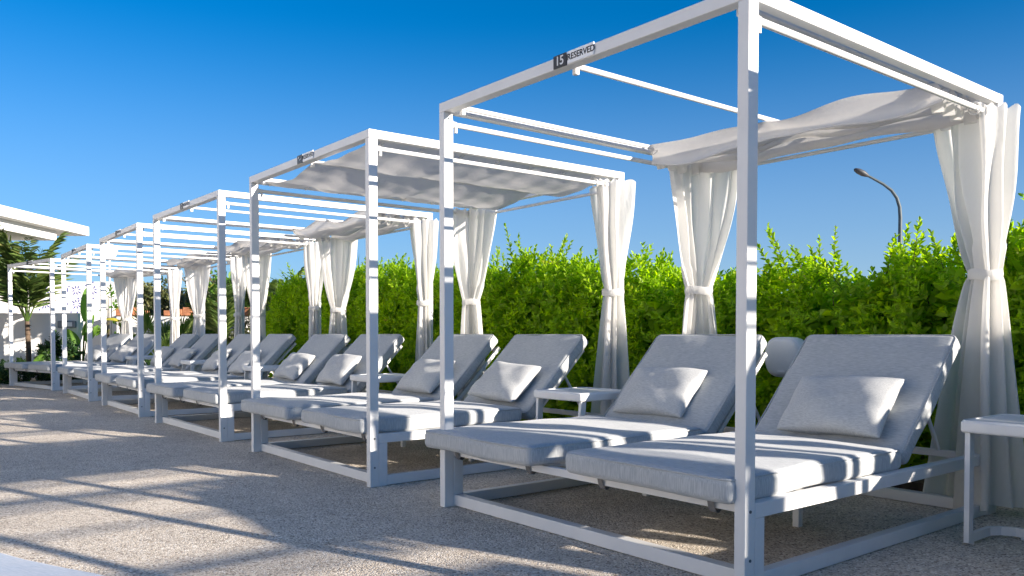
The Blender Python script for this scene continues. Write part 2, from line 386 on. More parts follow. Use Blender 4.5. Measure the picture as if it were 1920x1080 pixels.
for c in range(len(CAB)):
    root = empty('cabana', cm(c), crz(c)); tag(root, CLAB[c], 'cabana', 'cabanas along the hedge')
    for name, me, ch in parts:
        o = ob(name, me, root)
        for cn, cme in ch: ob(cn, cme, o)
    for p_ in BOLTS: ob('bolt', bolt_me, root, p_)
    cy = CY0.get(c, .09)
    can = ob('canopy', cloth_canopy(c in FULL, 20 + c, cy), root); [ob('canopy_ring', ring_me, can, p) for p in canopy_rings(cy, c in FULL)]
    if c not in FULL:
        for x in (-1.885, -.098):
            for k in range(4): ob('canopy_loop', loop_me, can, (x + .01 * math.sin(k * 2.3), cy + .12 + .115 * k + .012 * math.sin(k * 5 + c), 2.152), (0, 0, .25 * math.sin(k * 3 + c)))
    npl = ob('number_plate', num_plate, root, (-1.0, 0, 2.177))
    if c == 0: ob('number', t15, npl, (0, -.0065, 0), (R(90), 0, 0))
    elif c == 1: ob('number_mark', marks2, npl, (0, -.0065, 0))
    elif c == 2: ob('number_mark', marks3, npl, (0, -.0065, 0))
    rp = ob('reserved_plate', res_plate, root, (-.866, 0, 2.178))
    ob('lettering', tres, rp, (.003, -.0065, 0), (R(90), 0, 0))

# ------------------------------------------------------------------ mattresses, pillows
seat_me = [cushion_mesh('seat_pad', 'mattress_fabric', .455, .645, .050, .032, .012, s) for s in range(3)]
back_me = [cushion_mesh('back_pad', 'mattress_fabric', .425, .405, .046, .03, .010, s + 5) for s in range(3)]
def loop_tube(hx, hy, r, z, tr=.0042, n=5):
    pts = []
    for cx, cy, a0 in ((hx - r, hy - r, 0), (-(hx - r), hy - r, 90), (-(hx - r), -(hy - r), 180), (hx - r, -(hy - r), 270)):
        for k in range(n): a = R(a0 + 90 * k / (n - 1)); pts.append((cx + r * math.cos(a), cy + r * math.sin(a), z))
    pts.append(pts[0]); return MB().tube(pts, tr, 5, False)
pipe_seat = loop_tube(.450, .640, .035, .041).mesh('piping', 'mattress_fabric'); pipe_back = loop_tube(.420, .400, .035, .039).mesh('piping', 'mattress_fabric')
def strap_mesh():
    m = MB(); rows = []
    for a in np.linspace(0, math.pi, 12):
        rows.append([(x, .03 * math.cos(a), -.004 - .062 * math.sin(a)) for x in (-.016, .016)])
    rows2 = [[(x * 1, y * .94 - .002, z * .94) for x, y, z in r][::-1] for r in rows]
    m.grid(rows); m.grid(rows2); return m.mesh('strap', 'strap_grey')
strap = strap_mesh()
pil_me = [pillow_mesh('pillow', 'pillow_fabric', .56, .37, .15, s) for s in range(4)]
sides = [(-.50, 'away from the palm'), (-1.59, 'towards the palm')]
for c in range(len(CAB)):
    for k, (xc, sd) in enumerate(sides):
        rr = random.Random(c * 10 + k)
        dx, dy = rr.uniform(-.012, .012), rr.uniform(-.03, .0)
        if k == 1: dy = -.045
        root = empty('mattress', cm(c, xc + dx, .62 + dy, SZ1), crz(c) + R(rr.uniform(-.7, .7)))
        tag(root, 'grey reclined mattress in %s, half %s' % (NAMES[c], sd), 'mattress', 'mattresses in the cabanas')
        s = ob('seat_pad', seat_me[(c + k) % 3], root, (0, 0, .047)); ob('piping', pipe_seat, s)
        bk = ob('back_pad', back_me[(c + 2 * k) % 3], root, (0, 1.015, .305), (R(45), 0, 0)); ob('piping', pipe_back, bk)
        for sx in (-.30, .30): ob('strap', strap, root, (sx, -.541 - dy, 0))
        a = R(rr.uniform(40, 52)); pt_ = (xc + rr.uniform(-.05, .05), 1.40, .585)
        if c == 0: pt_ = ((-.455, 1.425, .585) if k == 0 else (-1.66, 1.425, .59)); a = R(47)
        p = ob('pillow', pil_me[(c * 2 + k) % 4], None, cm(c, *pt_)); p.rotation_euler = (a, R(rr.uniform(-4, 4)), crz(c)); p.rotation_mode = 'XYZ'
        tag(p, 'grey scatter pillow in %s, half %s' % (NAMES[c], sd), 'pillow', 'pillows on the mattresses')

# ------------------------------------------------------------------ curtains
def curtain(c, right, seed):
    g = np.random.default_rng(seed); ph = g.uniform(0, 6.28, 12)
    if right: top = [(-.35, D - .02), (-.17, D - .08), (-.03, D - .21), (.03, D - .13), (.075, D + .05)]; ctr = (-.015, D - .085)
    else: top = [(-1.58, D - .03), (-1.79, D - .07), (-1.915, D - .13), (-1.935, D - .22), (-1.95, D - .36)]; ctr = (-1.90, D - .125)
    top = [np.array(t) for t in top]; seg = [np.linalg.norm(top[i + 1] - top[i]) for i in range(4)]; cum = np.concatenate([[0], np.cumsum(seg)]) / sum(seg)
    ns, nz = 120, 60; zt, ztie, zb = 2.125, 1.25 + g.uniform(-.03, .03), .045
    kf = 5.5; S = np.linspace(0, 1, ns); rows = []
    def smooth(q, k=11): return np.convolve(np.pad(q, k // 2, 'edge'), np.ones(k) / k, 'valid')
    bx = smooth(np.interp(S, cum, [t[0] for t in top])); by = smooth(np.interp(S, cum, [t[1] for t in top]))
    tx, ty = np.gradient(bx), np.gradient(by); L = np.hypot(tx, ty) + 1e-9; nxv = smooth(-ty / L); nyv = smooth(tx / L)
    warp = S + .035 * np.sin(S * 9 + ph[0]) + .015 * np.sin(S * 23 + ph[3]); q = (S - .5) * 2
    sway = g.uniform(-.04, .04); kb = g.uniform(.62, .85); k0 = .30
    if c == 0 and right: kb = 1.2; sway = .05
    for i in range(nz + 1):
        t = i / nz; z = zt + (zb - zt) * t
        fold = np.sin(2 * math.pi * kf * warp + ph[1])
        if z >= ztie:
            w = (zt - z) / (zt - ztie); sc_ = 1 - (1 - k0) * (.55 * w + .45 * w ** 2.4)
            amp = .036 * (1 - .15 * w) * (1 + .3 * np.sin(S * 7 + ph[4])); f = fold * (.6 + .4 * np.sin(w * 2.5 + S * 6 + ph[2]) ** 2) if w < .8 else fold
            dx = .012 * math.sin(math.pi * w) * np.sin(S * 14 + w * 5 + ph[6])
        else:
            w = (ztie - z) / (ztie - zb); sc_ = k0 + (kb - k0) * (.3 * w ** .5 + .7 * w)
            f = fold * (1 - .45 * w) + .7 * w * np.sin(2 * math.pi * 2.3 * warp + ph[5] + w * .8); amp = .036 + .022 * w
            dx = sway * w ** 1.5 + .014 * w * np.sin(S * 11 + ph[7] + w * 3)
        X = ctr[0] + (bx - ctr[0]) * sc_ + nxv * amp * f + dx; Y = ctr[1] + (by - ctr[1]) * sc_ + nyv * amp * f
        zz = z + (.012 * np.sin(S * 13 + ph[7]) + .03 * np.sin(S * 3 + ph[8])) * max(0, (t - .85) / .15)
        if i == 0: zz = z + .010 * np.sin(4 * math.pi * kf * warp + ph[9])
        zz = np.broadcast_to(zz, (ns,))
        rows.append([(float(X[k]), float(Y[k]), float(zz[k])) for k in range(ns)])
    o_ = ctr
    rows = [[(x - o_[0], y - o_[1], z) for x, y, z in r] for r in rows]
    cl = MB().grid(rows).mesh('curtain_cloth', 'curtain_cloth')
    root = empty('curtain', cm(c, o_[0], o_[1]), crz(c)); ob('cloth', cl, root)
    # tie band: hugs the hull of the gathered cloth
    it = int(round((zt - ztie) / (zt - zb) * nz)); ring = np.array([(x, y) for x, y, z in rows[it]]); cc = ring.mean(0); band = []
    for a_ in np.linspace(0, 2 * math.pi, 30, endpoint=False):
        d_ = np.array([math.cos(a_), math.sin(a_)]); band.append(d_ * (max((ring - cc) @ d_) + .004))
    hull = np.array(band); hull = np.stack([np.convolve(np.concatenate([hull[-2:, k], hull[:, k], hull[:2, k]]), np.ones(5) / 5, 'valid') for k in (0, 1)], 1) * 1.04
    brow = [[(cc[0] + h_[0] * e, cc[1] + h_[1] * e, ztie + dz + .006 * math.sin(k_ * .42 + ph[10])) for k_, h_ in enumerate(hull)] for dz, e in ((-.028, .96), (-.024, 1.04), (0, 1.07), (.022, 1.04), (.028, .96))]
    ob('tie_band', MB().grid(brow, True, True).mesh('tie_band', 'curtain_cloth'), root)
    for k in range(3):   # eyelet rings
        m = MB()
        yy = D - .06 - .085 * k - .06; xx = (-.024 if right else -W + .024)
        m.tube([(xx + .026 * math.cos(a) - o_[0], yy + .006 * math.cos(a) - o_[1], 2.088 + .030 * math.sin(a)) for a in np.linspace(0, 2 * math.pi, 15)], .005, 6, False)
        ob('eyelet', m.mesh('eyelet', 'curtain_cloth'), root)
    sd = 'away from the palm' if right else 'towards the palm'
    tag(root, 'tied white curtain of %s, side %s' % (NAMES[c], sd), 'curtain', 'curtains tied at the cabana back corners')
for c in range(len(CAB)):
    curtain(c, True, 100 + 2 * c); curtain(c, False, 101 + 2 * c)

# ------------------------------------------------------------------ side tables (one in each gap)
def table_parts():
    w = .24
    tray = cushion_mesh('table_top', 'white_powder_coat', w, w, .027, .012, -.006, 3, 8, 0)
    for q in tray.vertices:
        x_, y_ = q.co.x / w, q.co.y / w; q.co.x *= 1 + .07 * (1 - y_ * y_); q.co.y *= 1 + .07 * (1 - x_ * x_)
    L1 = []
    for s in (-1, 1):
        m = MB().bar((s * .215, -.20, .505), (s * .20, -.235, .012), .05 if False else .022, .045, (1, 0, 0)); L1.append(m.mesh('table_leg', 'white_powder_coat'))
    pts = [(-.20, -.235), (-.20, -.02), (-.17, .03), (-.11, .06), (.11, .06), (.17, .03), (.20, -.02), (.20, -.235)]
    rows = []
    for i, (x, y) in enumerate(pts):
        a = Vector(pts[min(i + 1, 7)]) - Vector(pts[max(i - 1, 0)]); a.normalize(); nx, ny = -a.y, a.x
        rows.append([(x + nx * .011, y + ny * .011, .012), (x - nx * .011, y - ny * .011, .012), (x - nx * .011, y - ny * .011, .052), (x + nx * .011, y + ny * .011, .052)])
    base = MB().grid(rows, False, True).mesh('table_base', 'white_powder_coat')
    foot = MB()
    for x, y in ((-.2, -.2), (.2, -.2), (-.08, .06), (.08, .06)): foot.tube([(x, y, 0), (x, y, .013)], .012, 8)
    lip = loop_tube(.236, .236, .03, .0, .006, 6).mesh('rim', 'white_powder_coat')
    return tray, L1, base, foot.mesh('foot_pad', 'white_powder_coat'), lip
tray, TL, tbase, tfoot, tlip = table_parts()
TABLE_LAB = ['white metal side table between the cabana numbered 15 and the shaded cabana past it', 'white metal side table between the second and third cabanas counting from number 15',
             'white metal side table between the third and fourth cabanas counting from number 15', 'white metal side table between the fourth and fifth cabanas counting from number 15',
             'white metal side table between the fifth cabana and the end cabana', '', 'white metal side table on the near side of the cabana numbered 15']
for c in (0, 1, 2, 3, 4, 6):
    x, y = (-2.345, 1.42) if c != 4 else (-2.55, 1.35)
    root = empty('side_table', cm(c, x, y + (.18 if c == 6 else 0)) , crz(c))
    if c == 6: root.location = cm(0, .40, 1.62)
    tag(root, TABLE_LAB[c], 'side table', 'side tables between the cabanas')
    t = ob('table_top', tray, root, (0, 0, .532)); ob('rim', tlip, t, (0, 0, .024))
    for me in TL: ob('table_leg', me, root)
    bs = ob('table_base', tbase, root); ob('foot_pad', tfoot, bs)

# ------------------------------------------------------------------ garden speaker behind cabana 15
def speaker():
    root = empty('garden_speaker', cm(0, -1.43, 2.47), crz(0)); tag(root, 'pale grey rounded garden speaker between the mattresses and the hedge', 'speaker')
    n = 28
    def outline(sc_, yy):
        P_ = []
        for k in range(n):
            a = 2 * math.pi * k / n; ca, sa = math.cos(a), math.sin(a)
            x = .142 * math.copysign(abs(ca) ** .62, ca) * (1 - .06 * max(0, -sa)); z = .137 * math.copysign(abs(sa) ** .75, sa)
            P_.append((x * sc_, yy, .79 + z * sc_))
        return P_
    sh = MB().grid([outline(.94, -.055), outline(1, -.045), outline(1, .03), outline(.9, .09), outline(.6, .12), outline(.01, .125)], True, True).mesh('speaker_shell', 'speaker_shell')
    ob('speaker_shell', sh, root)
    gr = MB().grid([outline(.001, -.072), outline(.4, -.071), outline(.75, -.066), outline(.925, -.058), outline(.935, -.05)], True, True).mesh('speaker_grille', 'speaker_grille')
    go = ob('speaker_grille', gr, root)
    b_ = MB().box(-.026, .026, -.071, -.064, .690, .699, .001)
    ob('badge', b_.mesh('badge', 'silver_plate'), go)
    ob('stake', MB().tube([(0, .02, 0), (0, .02, .70)], .016, 8).mesh('stake', 'lamp_steel'), root)
speaker()

# ------------------------------------------------------------------ foreground lounger corner
def front_lounger():
    e = Vector((.857, -.515, 0)); nn = Vector((-.515, -.857, 0)); w, l = 1.9, .68
    p0 = Vector((-1.55, 2.165, 0)) - nn * .03; ctr = p0 + e * w / 2 + nn * l / 2; rz = math.atan2(e.y, e.x)
    root = empty('sun_lounger', ctr, rz); tag(root, 'low sun lounger with mattress tinted blue grey like shade, out on the open paving', 'lounger')
    ob('mattress_pad', cushion_mesh('mattress_pad', 'shade_tinted_mattress', w / 2, l / 2, .05, .035, .010, 9), root, (0, 0, .372))
    ob('frame', MB().box(-w / 2 + .03, w / 2 - .03, -l / 2 + .03, l / 2 - .03, .27, .318).mesh('frame', 'white_powder_coat'), root)
    for sx in (-1, 1):
        for sy in (-1, 1): ob('leg', MB().box(sx * .85 - .025, sx * .85 + .025, sy * .28 - .025, sy * .28 + .025, 0, .27).mesh('leg', 'white_powder_coat'), root)
front_lounger()

# ------------------------------------------------------------------ foliage
def leaf_mesh(name, mat, pos, dr, nrm, ln, wd, extra=None, droop=.12):
    """pos base, dr axis, nrm leaf normal; two folded quads per leaf"""
    pos, dr, nrm = map(np.asarray, (pos, dr, nrm)); n = len(pos)
    dr = dr / np.linalg.norm(dr, axis=1, keepdims=True)
    sd = np.cross(dr, nrm); sd /= np.linalg.norm(sd, axis=1, keepdims=True) + 1e-9; up = np.cross(sd, dr)
    ln = np.broadcast_to(np.asarray(ln, float), (n,))[:, None]; wd = np.broadcast_to(np.asarray(wd, float), (n,))[:, None]
    f = wd * .22
    b = pos; tip = pos + dr * ln - up * ln * droop
    l1 = pos + dr * ln * .32 + sd * wd * .42 + up * f; l2 = pos + dr * ln * .7 + sd * wd * .4 + up * (f - ln * droop * .4)
    r1 = pos + dr * ln * .32 - sd * wd * .42 + up * f; r2 = pos + dr * ln * .7 - sd * wd * .4 + up * (f - ln * droop * .4)
    V = np.stack([b, l1, l2, tip, r2, r1], 1).reshape(-1, 3)
    o = (np.arange(n) * 6)[:, None]; F = np.concatenate([o + np.array([[0, 3, 2, 1]]), o + np.array([[0, 5, 4, 3]])], 1).reshape(-1, 4)
    me = bpy.data.meshes.new(name); nv, nf = len(V), len(F)
    me.vertices.add(nv); me.vertices.foreach_set('co', V.astype(np.float32).ravel())
    me.loops.add(nf * 4); me.loops.foreach_set('vertex_index', F.astype(np.int32).ravel())
    me.polygons.add(nf); me.polygons.foreach_set('loop_start', (np.arange(nf) * 4).astype(np.int32)); me.polygons.foreach_set('loop_total', np.full(nf, 4, np.int32))
    me.materials.append(MATS[mat]); me.update(calc_edges=True); return me
def unit(g, n):
    v = g.normal(size=(n, 3)); return v / np.linalg.norm(v, axis=1, keepdims=True)

def shrub_meshes(seed, rx, ry, h, nshoot, leafl=.066, leafw=.036, mat='hedge_leaf', tall=.35, box=2.6, core=900):
    g = np.random.default_rng(seed)
    d = unit(g, nshoot); d[:, 2] = np.abs(d[:, 2]) * 1.0 - .25
    # superellipsoid shell, lumpy
    p = 2 / box
    S = np.sign(d) * np.abs(d) ** p
    S /= (np.sum(np.abs(S) ** box, axis=1) ** (1 / box))[:, None]
    ph = g.uniform(0, 6.28, 9)
    lump = 1 + .15 * np.sin(S[:, 0] * 5 + ph[0] + S[:, 2] * 3) * np.sin(S[:, 2] * 6 + ph[1]) + .07 * np.sin(S[:, 1] * 7 + ph[2] + S[:, 0] * 4) - np.abs(g.normal(0, .09, nshoot))
    base = np.stack([S[:, 0] * rx * lump, S[:, 1] * ry * lump, h * .5 + S[:, 2] * h * .5 * lump], 1)
    base[:, 2] = np.where(base[:, 2] < .05, g.uniform(.05, .5, nshoot), base[:, 2])
    dirv = S * np.array([1.1, 1.1, .5]) + np.array([0, 0, .5]) + g.normal(0, .28, (nshoot, 3)); dirv /= np.linalg.norm(dirv, axis=1, keepdims=True)
    topn = np.clip((base[:, 2] / h - .78) / .2, 0, 1)
    L = g.uniform(.07, .16, nshoot) + topn * g.uniform(0, 1, nshoot) ** 6 * tall * 1.3
    dirv = dirv + topn[:, None] * np.array([0, 0, .9]); dirv /= np.linalg.norm(dirv, axis=1, keepdims=True)
    pos = []; dr = []; nr = []; ln = []
    K = np.clip((L / .018).astype(int), 7, 24)
    ts = MB(); tips = []
    for i in range(nshoot):
        k = K[i]; t = (np.arange(k) + .4) / k; a = np.arange(k) * 2.4 + g.uniform(0, 6.28)
        ax = dirv[i]; u = np.cross(ax, [.3, .2, 1.0]); u /= np.linalg.norm(u) + 1e-9; w = np.cross(ax, u)
        rad = np.cos(a)[:, None] * u + np.sin(a)[:, None] * w
        q = base[i] + ax * (t * L[i])[:, None] + np.array([0, 0, -.05]) * (t ** 2 * L[i])[:, None]
        sp = (1.05 - .75 * t)[:, None]
        dd = rad * sp + ax * (1 - .45 * sp)
        pos.append(q); dr.append(dd); nr.append(ax - rad * .35 + g.normal(0, .25, (k, 3))); ln.append(leafl * (1.1 - .45 * t) * g.uniform(.75, 1.2, k))
        if L[i] > .24: ts.tube([base[i] - ax * .05, base[i] + ax * L[i]], [.0035, .0015], 4, False)
    pos.append(np.stack([g.uniform(-.85, .85, core) * rx, g.uniform(-.8, .8, core) * ry, g.uniform(.05, .88, core) * h], 1)); dr.append(unit(g, core)); nr.append(unit(g, core)); ln.append(np.full(core, leafl * 2.0))
    pos, dr, nr, ln = np.concatenate(pos), np.concatenate(dr), np.concatenate(nr), np.concatenate(ln)
    fm = leaf_mesh('foliage', mat, pos, dr, nr, ln, ln * leafw / leafl)
    for k in range(9):
        a = g.uniform(0, 6.28); r = g.uniform(.1, .75); x, y = math.cos(a) * rx * r, math.sin(a) * ry * r
        ts.tube([(x * .25, y * .25, 0), (x * .6, y * .6, h * .4), (x, y, h * g.uniform(.75, .95))], [.012, .008, .003], 5, False)
    return fm, ts.mesh('stem', 'twig')
hv = [shrub_meshes(40 + k, .62, .38, 1.5, 1150, tall=(.12, .26, .18, .10)[k], core=2600, box=3.0) for k in range(4)]
# hedge in the first cabana's axes: x along the row, y away from the paving
xs = []; x = 5.6; i = 0
prof = [(6, 1.45), (.6, 1.40), (.2, 1.50), (-.3, 1.50), (-.8, 1.38), (-1.3, 1.34), (-2.2, 1.33), (-3.2, 1.44), (-3.9, 1.62), (-4.8, 1.55), (-5.6, 1.55), (-7, 1.72), (-8, 1.7), (-9.5, 1.80), (-10.5, 1.62), (-11.5, 1.5)]
px_ = [p[0] for p in prof][::-1]; pz_ = [p[1] for p in prof][::-1]
while x > -11.0:
    hh = float(np.interp(x, px_, pz_)); v = (i * 3 + (i // 4)) % 4
    y = 3.05 + random.uniform(-.06, .06)
    r = empty('hedge_shrub', cm(0, x, y), crz(0) + (math.pi if i % 2 else 0) + random.uniform(-.12, .12))
    s = hh / 1.5; f = ob('foliage', hv[v][0], r); f['kind'] = 'stuff'; st = ob('stem', hv[v][1], r)
    r.scale = (random.uniform(.95, 1.1), random.uniform(.95, 1.08), s)
    tag(r, 'leafy bright green hedge shrub behind %s' % NAMES[int(np.argmin([abs(x + W / 2 - (cc if cc < 6 else -1) * -2.706 + (0 if cc < 6 else (cc - 5) * 2.706 + 2.706)) if False else abs((cm(cc, -W / 2, 2.9) - cm(0, x, 2.9)).length) for cc in range(9)]))], 'shrub', 'shrubs forming the hedge')
    x -= random.uniform(.72, .84); i += 1
# soil strip under the hedge and its kerb
def strip(name, x0, x1, y0, y1, z0, z1, mat, kind='structure'):
    m = MB()
    V = [cm(0, xx, yy, zz) for zz in (z0, z1) for xx, yy in ((x0, y0), (x1, y0), (x1, y1), (x0, y1))]
    m.add(V, [(3, 2, 1, 0), (4, 5, 6, 7), (0, 1, 5, 4), (1, 2, 6, 5), (2, 3, 7, 6), (3, 0, 4, 7)]); return tag(ob(name, m.mesh(name, mat)), kind=kind)
strip('hedge_bed', -12.2, 7, 2.50, 4.4, -.05, .05, 'soil')

# ------------------------------------------------------------------ street lamp beyond the hedge
def street_lamp():
    X, Y = 9.37, 20.0; root = empty('street_lamp', (X, Y, 0)); tag(root, 'tall dark steel street lamp with curved arm beyond the hedge', 'street lamp')
    pts = [(0, 0, 0), (0, 0, 2), (0, 0, 3.75), (-.02, 0, 4.0), (-.09, 0, 4.22), (-.22, 0, 4.40), (-.42, 0, 4.55), (-.66, 0, 4.68), (-.80, 0, 4.755)]
    ob('pole', MB().tube(pts, [.06, .052, .045, .042, .04, .037, .034, .03, .03], 10).mesh('pole', 'lamp_steel'), root)
    d = Vector((-.42, 0, .20)).normalized(); p = Vector((-.78, 0, 4.745)); rows = []
    up = Vector((.43, 0, .9)).normalized()
    for t, w, h in ((0, .03, .03), (.06, .06, .05), (.15, .095, .07), (.27, .095, .065), (.36, .06, .04), (.39, .01, .01)):
        rows.append([p + d * t + Vector((0, 1, 0)) * w * math.cos(a) + up * h * math.sin(a) for a in np.linspace(0, 2 * math.pi, 14, endpoint=False)])
    ob('lamp_head', MB().grid(rows, True, True).mesh('lamp_head', 'lamp_head_grey'), root)
street_lamp()

# ------------------------------------------------------------------ buildings and walls on the far left
def box_thing(name, label, cat, mat, x0, x1, y0, y1, z0, z1, bev=.01):
    return tag(ob(name, MB().box(x0, x1, y0, y1, z0, z1, bev).mesh(name, mat)), label, cat)
root = empty('flat_roof_canopy', (-13, 17, 0)); tag(root, 'white flat roof canopy with stepped fascia rising above the palm', 'roof')
ob('roof_slab', MB().box(-20, -9.95, 10.5, 18.1, 2.98, 3.19, .01).mesh('roof_slab', 'white_render'), root).matrix_parent_inverse = Matrix.Translation((13, -17, 0))
ob('roof_cap', MB().box(-20, -9.72, 10.3, 19.05, 3.191, 3.40, .01).mesh('roof_cap', 'white_render'), root).matrix_parent_inverse = Matrix.Translation((13, -17, 0))
for yy in (11.2, 17.2):
    ob('column', MB().box(-14.2, -13.9, yy, yy + .3, 0, 2.98, .01).mesh('column', 'white_render'), root).matrix_parent_inverse = Matrix.Translation((13, -17, 0))

# added white wing outside the view, bounces sun onto the shaded cabana fronts
hr = empty('bounce_wing', (-10.9, 0, 0)); tag(hr, 'added unseen two storey white wing bouncing sun, along the terrace from the roof canopy', 'added building')
def hw(name, x0, x1, y0, y1, z0, z1, mat='white_render', par=None, bev=.01): return ob(name, MB().box(x0 + .0, x1, y0, y1, z0, z1, bev).mesh(name, mat), par or hr)
wy = [-10.6 + 3.4 * k for k in range(6)]
hw('wall', -6, 0, -12.5, 9.9, 0, .9); hw('wall', -6, 0, -12.5, 9.9, 2.3, 3.5); hw('wall', -6, 0, -12.5, 9.9, 4.9, 5.2)
hw('parapet', -6.05, .05, -12.55, 9.95, 5.201, 5.45)
for z0 in (.9, 3.5):
    ys = [-12.5] + [v for y in wy for v in (y - .8, y + .8)] + [9.9]
    for a_, b__ in zip(ys[::2], ys[1::2]): hw('wall_pier', -6, -.001, a_, b__, z0 + .0005, z0 + 1.3995)
    for y in wy:
        wn = hw('window', -.14, -.10, y - .8, y + .8, z0 + .001, z0 + 1.399, 'window_glass', None, 0)
        for yy in (y - .8, y - .025, y + .74): hw('window_frame', -.10, -.05, yy, yy + .06, z0 + .001, z0 + 1.399, 'white_powder_coat', wn, .004)
        hw('sill', -.1, .04, y - .85, y + .85, z0 - .05, z0 + .0, 'soffit', wn, .004)
# back wall with blue flower motifs
def motif(seed, s):
    m = MB(); g = random.Random(seed)
    for k in range(8):
        a = k * math.pi / 4 + .2; L = s * (1 if k % 2 else .8)
        c, n_ = math.cos(a), math.sin(a)
        m.add([(c * .03, 0, n_ * .03), (c * L * .6 - n_ * .016, 0, n_ * L * .6 + c * .016), (c * L, 0, n_ * L), (c * L * .6 + n_ * .016, 0, n_ * L * .6 - c * .016)], [(0, 1, 2, 3)])
    for k in range(6):
        a = g.uniform(0, 6.28); r = s * g.uniform(1.2, 1.6); x, z = math.cos(a) * r, math.sin(a) * r
        m.add([(x - .02, 0, z), (x, 0, z - .03), (x + .02, 0, z), (x, 0, z + .03)], [(0, 1, 2, 3)])
    return m.mesh('flower_motif', 'blue_paint')
wroot = empty('motif_wall', (-11.5, 19.6, 0)); tag(wroot, 'tall white garden wall stencilled with dark blue flowers', 'wall')
def wl(name, *a, mat='white_render'):
    x0, x1, y0, y1, z0, z1 = a; return ob(name, MB().box(x0 + 11.5, x1 + 11.5, y0 - 19.6, y1 - 19.6, z0, z1, .008).mesh(name, mat), wroot)
wl('wall_panel', -13.8, -11.45, 19.6, 19.85, 0, 2.20); wl('wall_panel', -11.44, -9.5, 19.6, 19.85, 0, 2.18); wl('wall_panel', -14, -11.85, 19.35, 19.595, 0, 2.55)
wl('edge_post', -9.49, -9.25, 19.58, 19.86, 0, 2.16); wl('blue_strip', -9.245, -9.20, 19.57, 19.86, 0, 2.2, mat='blue_paint')
for i_, (u, v) in enumerate(((145, 545), (145, 571), (86, 545), (86, 571), (175, 545))):
    ob('flower_motif', motif(i_, .15), wroot, ((u - 960) / 1547.6 * 19.6 + 11.5, -.006, .95 + (626 - v) / 1547.6 * 19.6))
lroot = empty('low_wall', (-10.3, 17.5, 0)); tag(lroot, 'low white wall carrying a grey bulkhead lamp, in front of flower wall', 'wall')
ob('wall_panel', MB().box(-1.6, 1.11, 0, .22, 0, 1.385, .01).mesh('wall_panel', 'white_render'), lroot)
bl = ob('bulkhead_lamp', MB().box(.70, 1.08, -.07, -.0005, 1.07, 1.22, .02).mesh('bulkhead_lamp', 'grey_plastic'), lroot)
ob('lens', MB().box(.80, 1.02, -.078, -.0705, 1.10, 1.19, .004).mesh('lens', 'silver_plate'), bl)
# garden wall with terracotta coping, running behind the far cabanas
groot = empty('garden_wall', (-7.2, 19.0, 0)); tag(groot, 'white garden wall topped with terracotta tiles behind the far cabanas', 'wall')
ob('wall_panel', MB().box(-1.9, 2.6, 0, .22, 0, 1.36, .008).mesh('wall_panel', 'white_render'), groot)
tile = [MB().box(-.105, .105, -.05, .27, 0, hh, .012).mesh('coping_tile', 'terracotta') for hh in (.15, .19, .12)]
for k in range(20):
    if k not in (3, 4, 9, 14, 15): ob('coping_tile', tile[(k * 7) % 3], groot, (-1.79 + .22 * k, 0, 1.361))
box_thing('rust_post', 'rust brown timber post standing behind the terracotta topped wall', 'post', 'terracotta', -7.02, -6.9, 19.5, 19.62, 0, 1.72)
# round white dish on a pole
root = empty('dish_lamp', (-10.7, 22, 0)); tag(root, 'round white dish on a thin white pole beyond the flower wall', 'dish')
ob('pole', MB().tube([(0, 0, 0), (0, 0, 3.1)], .03, 8).mesh('pole', 'dish_white'), root)
dn = Vector((.35, -.8, .35)).normalized(); da = dn.cross(Vector((0, 0, 1))).normalized(); db = dn.cross(da)
rows = [[Vector((0.02, -.06, 3.12)) + (da * math.cos(a) + db * math.sin(a)) * r + dn * (r * r * .9) for a in np.linspace(0, 2 * math.pi, 24, endpoint=False)] for r in (.005, .07, .14, .20, .215)]
rows += [[Vector((0.02, -.06, 3.12)) + (da * math.cos(a) + db * math.sin(a)) * r + dn * (r * r * .9 - .012) for a in np.linspace(0, 2 * math.pi, 24, endpoint=False)] for r in (.215, .14, .005)]
ob('dish', MB().grid(rows, True, True).mesh('dish', 'dish_white'), root)

